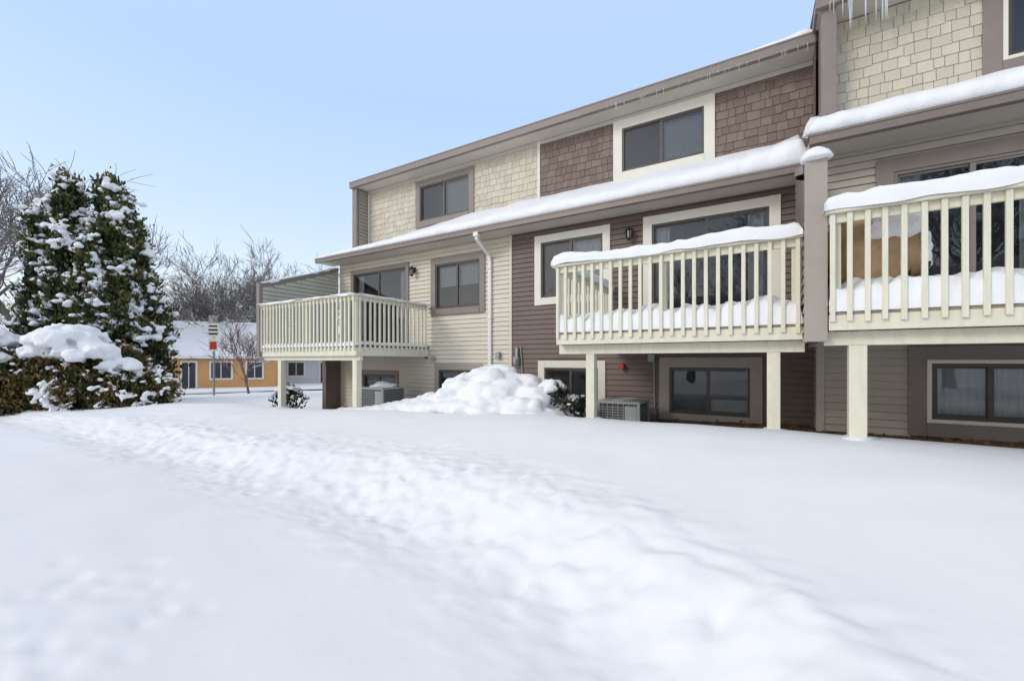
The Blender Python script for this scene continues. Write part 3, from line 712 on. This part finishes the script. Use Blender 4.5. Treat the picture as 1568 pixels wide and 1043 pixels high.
meshes=[]; pos=[(-49.5,8.4),(-47.1,20.6),(-44.0,26.6),(-50.0,15.5)]
for i,t in enumerate(T):
    o=t.obj('bare_tree',M['bark'],None,False); meshes.append(o.data); x,y=pos[i]; o.location=(x,y,gz(x,y))
R=random.Random(77)
def inst(parent,nm,mi,x,y,s,rz):
    o=bpy.data.objects.new(nm,meshes[mi]); bpy.context.scene.collection.objects.link(o); o.location=(x,y,gz(x,y)); o.scale=(s,s,s); o.rotation_euler=(0,0,rz)
    if parent: o.parent=parent
    else: TOP.append(o)
inst(None,'bare_tree',0,-46,4.0,1.0,2.0)
inst(None,'bare_tree',2,-50,29.5,1.0,1.0)
inst(None,'bare_tree',1,-43.0,30.5,1.0,5.0)
inst(None,'bare_tree',0,-49.5,24.5,.78,4.4)
DT=empty('distant_trees')
for i in range(26):
    X=-84+R.uniform(-14,10); Y=-10+i*3.2+R.uniform(-2,2); inst(DT,'tree',R.randint(0,3),X,Y,R.uniform(.5,.9),R.uniform(0,6))
DB=empty('tree_row_behind_street')
for i in range(9):
    inst(DB,'tree',R.randint(0,3),-22+i*5+R.uniform(-1.5,1.5),-17+R.uniform(-4,2),R.uniform(.6,.85),R.uniform(0,6))
o=bare(61,3.7,.06,4,(6,5,4,4),.8,.3,.009).obj('crabapple_tree',M['bark_r'],None); o.location=(-23.4,12.1,gz(-23.4,12.1))
def sign():
    x,y=-22.2,9.9; g=gz(x,y); e=empty('traffic_sign'); m=MB(); m.box(x-.045,x+.045,y-.03,y+.03,g-.3,g+3.35); m.obj('post',M['steel'],e)
    p=MB(); q=MB(); k=MB()
    u=Vector((.80,.60,0)).normalized(); n=Vector((.60,-.80,0)).normalized(); c=Vector((x,y,0))+n*.05
    def pan(mb,z0,z1,w,off,d=.008):
        a=c+n*off; P=[]
        for zz in (z0,z1):
            for (s,t) in ((-1,0),(1,0),(1,1),(-1,1)): v=a+u*w/2*s+n*d*t; P.append((v.x,v.y,zz))
        i=len(mb.v); mb.v+=P; mb.f+= [(i,i+1,i+2,i+3),(i+4,i+7,i+6,i+5)]+[(i+j,i+4+j,i+4+(j+1)%4,i+(j+1)%4) for j in range(4)]
    pan(p,g+2.72,g+3.35,.50,.0); pan(p,g+2.05,g+2.68,.42,.0); pan(q,g+2.14,g+2.5,.30,.009,.004); pan(k,g+2.82,g+2.90,.40,.009,.004); pan(k,g+3.0,g+3.08,.40,.009,.004); pan(k,g+3.18,g+3.25,.36,.009,.004)
    p.obj('sign_panels',M['white'],e); q.obj('red_symbol',M['red'],e); k.obj('lettering_bars',M['black'],e)
sign()
def house(name,ox,oy,rot,W,Dp,hw,hr,wm,wins,gable=None):
    e=empty(name); g=gz(ox,oy); e.location=(ox,oy,g); e.rotation_euler=(0,0,rot)
    w=MB(); w.box(-W/2,W/2,0,Dp,-.5,hw)
    for s in(-1,1): w.face([(s*W/2,0,hw),(s*W/2,Dp,hw),(s*W/2,Dp/2,hw+hr)])
    r=MB(); o=.35
    slab(r,-W/2-o,W/2+o,-o,hw-.15,Dp/2,hw+hr+.12,.15); slab(r,-W/2-o,W/2+o,Dp+o,hw-.15,Dp/2,hw+hr+.12,.15)
    rf=MB(); n=30
    def sf(y): return hw+hr+.12-(abs(y-Dp/2))*(hr+.27)/(Dp/2+o)
    for i in range(n+1):
        x=-W/2-o+(W+2*o)*i/n
        for j in range(13):
            y=-o-.03+(Dp+2*o+.06)*j/12; rf.v.append((x,y,sf(y)+(.24+.05*noise.noise((x,y,2)) if 0<j<12 and 0<i<n else .02)))
    for i in range(n):
        for j in range(12): a=i*13+j; rf.f.append((a,a+13,a+14,a+1))
    t=MB(); gl=MB()
    for (a,b,c,d) in wins:
        t.box(a-.14,b+.14,-.05,-.001,c-.14,d+.14); gl.box(a,b,-.07,-.052,c,d); t.box((a+b)/2-.03,(a+b)/2+.03,-.085,-.071,c,d)
    t.box(-W/2-o,W/2+o,-o-.06,-o-.02,hw-.32,hw-.1)
    if gable:
        gx,gw,gd,gh=gable; w.box(gx-gw/2,gx+gw/2,-gd,-.002,-.5,hw)
        w.face([(gx-gw/2,-gd,hw),(gx+gw/2,-gd,hw),(gx,-gd,hw+gh)])
        for s in(-1,1):
            v=[(gx+s*(gw/2+.3),-gd-.3,hw-.2),(gx,-gd-.3,hw+gh+.1),(gx,Dp/2,hw+gh+.1),(gx+s*(gw/2+.3),Dp/2,hw-.2)]
            rf.face([(x,y,z+.2) for x,y,z in v]); r.face(v)
            rf.face([v[0],v[1],(v[1][0],v[1][1],v[1][2]+.2),(v[0][0],v[0][1],v[0][2]+.2)])
        t.box(gx-.55,gx+.55,-gd-.05,-gd-.001,.75,2.0); gl.box(gx-.45,gx+.45,-gd-.07,-gd-.052,.85,1.9)
    ch=MB(); ch.box(W*.1,W*.1+.6,Dp/2-.3,Dp/2+.3,hw+hr-.3,hw+hr+.9)
    for mb,nm,m in((w,'walls',wm),(r,'roof',M['roof']),(rf,'roof_snow',M['snow']),(t,'trim',M['white']),(gl,'windows',M['dark']),(ch,'chimney',M['beige'])):
        mb.obj(nm,m,e)
house('orange_house',-41.6,15.6,math.radians(52),14.5,8,2.75,2.7,M['orange'],[(-1.9,-.7,.8,2.1),(.6,1.5,.0,2.1),(2.6,4.0,.8,2.1),(5.2,6.3,.8,2.1)],gable=(-4.4,3.8,1.2,2.3))
house('pale_blue_house',-39.0,29.5,math.radians(50),13,8,2.8,2.2,M['bluewall'],[(-5,-3.6,.8,2.1),(-2,-1,.0,2.1),(1,2.2,.8,2.1),(4,5.2,.8,2.1)])
house('cream_house',-56.0,4.0,math.radians(60),13,8,2.8,2.4,M['beige'],[(-5,-3.6,.8,2.1),(-2,-1,.0,2.1),(1,2.2,.8,2.1),(4,5.2,.8,2.1)])
rd=MB()
for i in range(120):
    t=-60+i*1.2
    for w in(-3.2,-1,1,3.2):
        x=-31+w+(t*.55); y=8+t
        rd.v.append((x,y,gz(x,y)+.045))
for i in range(119):
    for j in range(3): a=i*4+j; rd.f.append((a,a+1,a+5,a+4))
rd.obj('snowy_road',M['roadsnow'],None,True)
# ------------------------------------------------------------------ world, sun, camera
sc=bpy.context.scene
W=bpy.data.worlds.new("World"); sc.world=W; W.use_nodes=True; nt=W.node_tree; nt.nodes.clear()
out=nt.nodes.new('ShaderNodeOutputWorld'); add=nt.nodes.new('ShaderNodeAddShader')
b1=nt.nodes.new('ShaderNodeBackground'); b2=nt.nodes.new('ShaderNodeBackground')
SE,AZ=math.radians(28),208
sk=nt.nodes.new('ShaderNodeTexSky'); sk.sky_type='NISHITA'; sk.sun_disc=False; sk.sun_elevation=SE; sk.sun_rotation=math.radians(AZ); sk.dust_density=1.5
nt.links.new(sk.outputs[0],b1.inputs[0]); b1.inputs[1].default_value=0.05
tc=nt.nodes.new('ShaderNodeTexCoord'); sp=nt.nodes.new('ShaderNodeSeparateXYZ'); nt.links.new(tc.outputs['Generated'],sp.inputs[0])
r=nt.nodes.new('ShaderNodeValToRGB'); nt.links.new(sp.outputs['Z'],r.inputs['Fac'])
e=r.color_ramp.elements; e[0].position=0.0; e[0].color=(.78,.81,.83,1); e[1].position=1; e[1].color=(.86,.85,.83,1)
for p,c in ((.10,(.73,.80,.86)),(.28,(.58,.71,.89)),(.50,(.46,.63,.92)),(.66,(.50,.65,.88)),(.82,(.84,.83,.82))):  # highest stops, above the view, made whiter to neutralise light on the snow
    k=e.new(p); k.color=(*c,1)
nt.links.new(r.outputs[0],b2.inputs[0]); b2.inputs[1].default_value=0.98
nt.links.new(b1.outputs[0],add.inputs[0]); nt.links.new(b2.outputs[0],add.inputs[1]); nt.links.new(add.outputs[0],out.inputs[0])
sl=bpy.data.lights.new('sun','SUN'); sl.energy=1.1; sl.angle=math.radians(18); sl.color=(1,.92,.82)
so=bpy.data.objects.new('sun',sl); sc.collection.objects.link(so)
az=math.radians(AZ); dv=Vector((math.sin(az)*math.cos(SE),math.cos(az)*math.cos(SE),math.sin(SE)))
so.rotation_euler=dv.to_track_quat('Z','Y').to_euler()
cam=bpy.data.cameras.new('camera'); co=bpy.data.objects.new('camera',cam); sc.collection.objects.link(co)
cam.sensor_width=36; cam.lens=36*660/1568; cam.shift_y=.0195; cam.clip_start=.05; cam.clip_end=2000
co.rotation_euler=(math.radians(90),0,math.radians(31.3)); sc.camera=co
H=1.45
for o in TOP: o.location.z+=H
co.location=(0,0,H)
sc.view_settings.view_transform='Standard'; sc.view_settings.look='None'; sc.view_settings.exposure=0
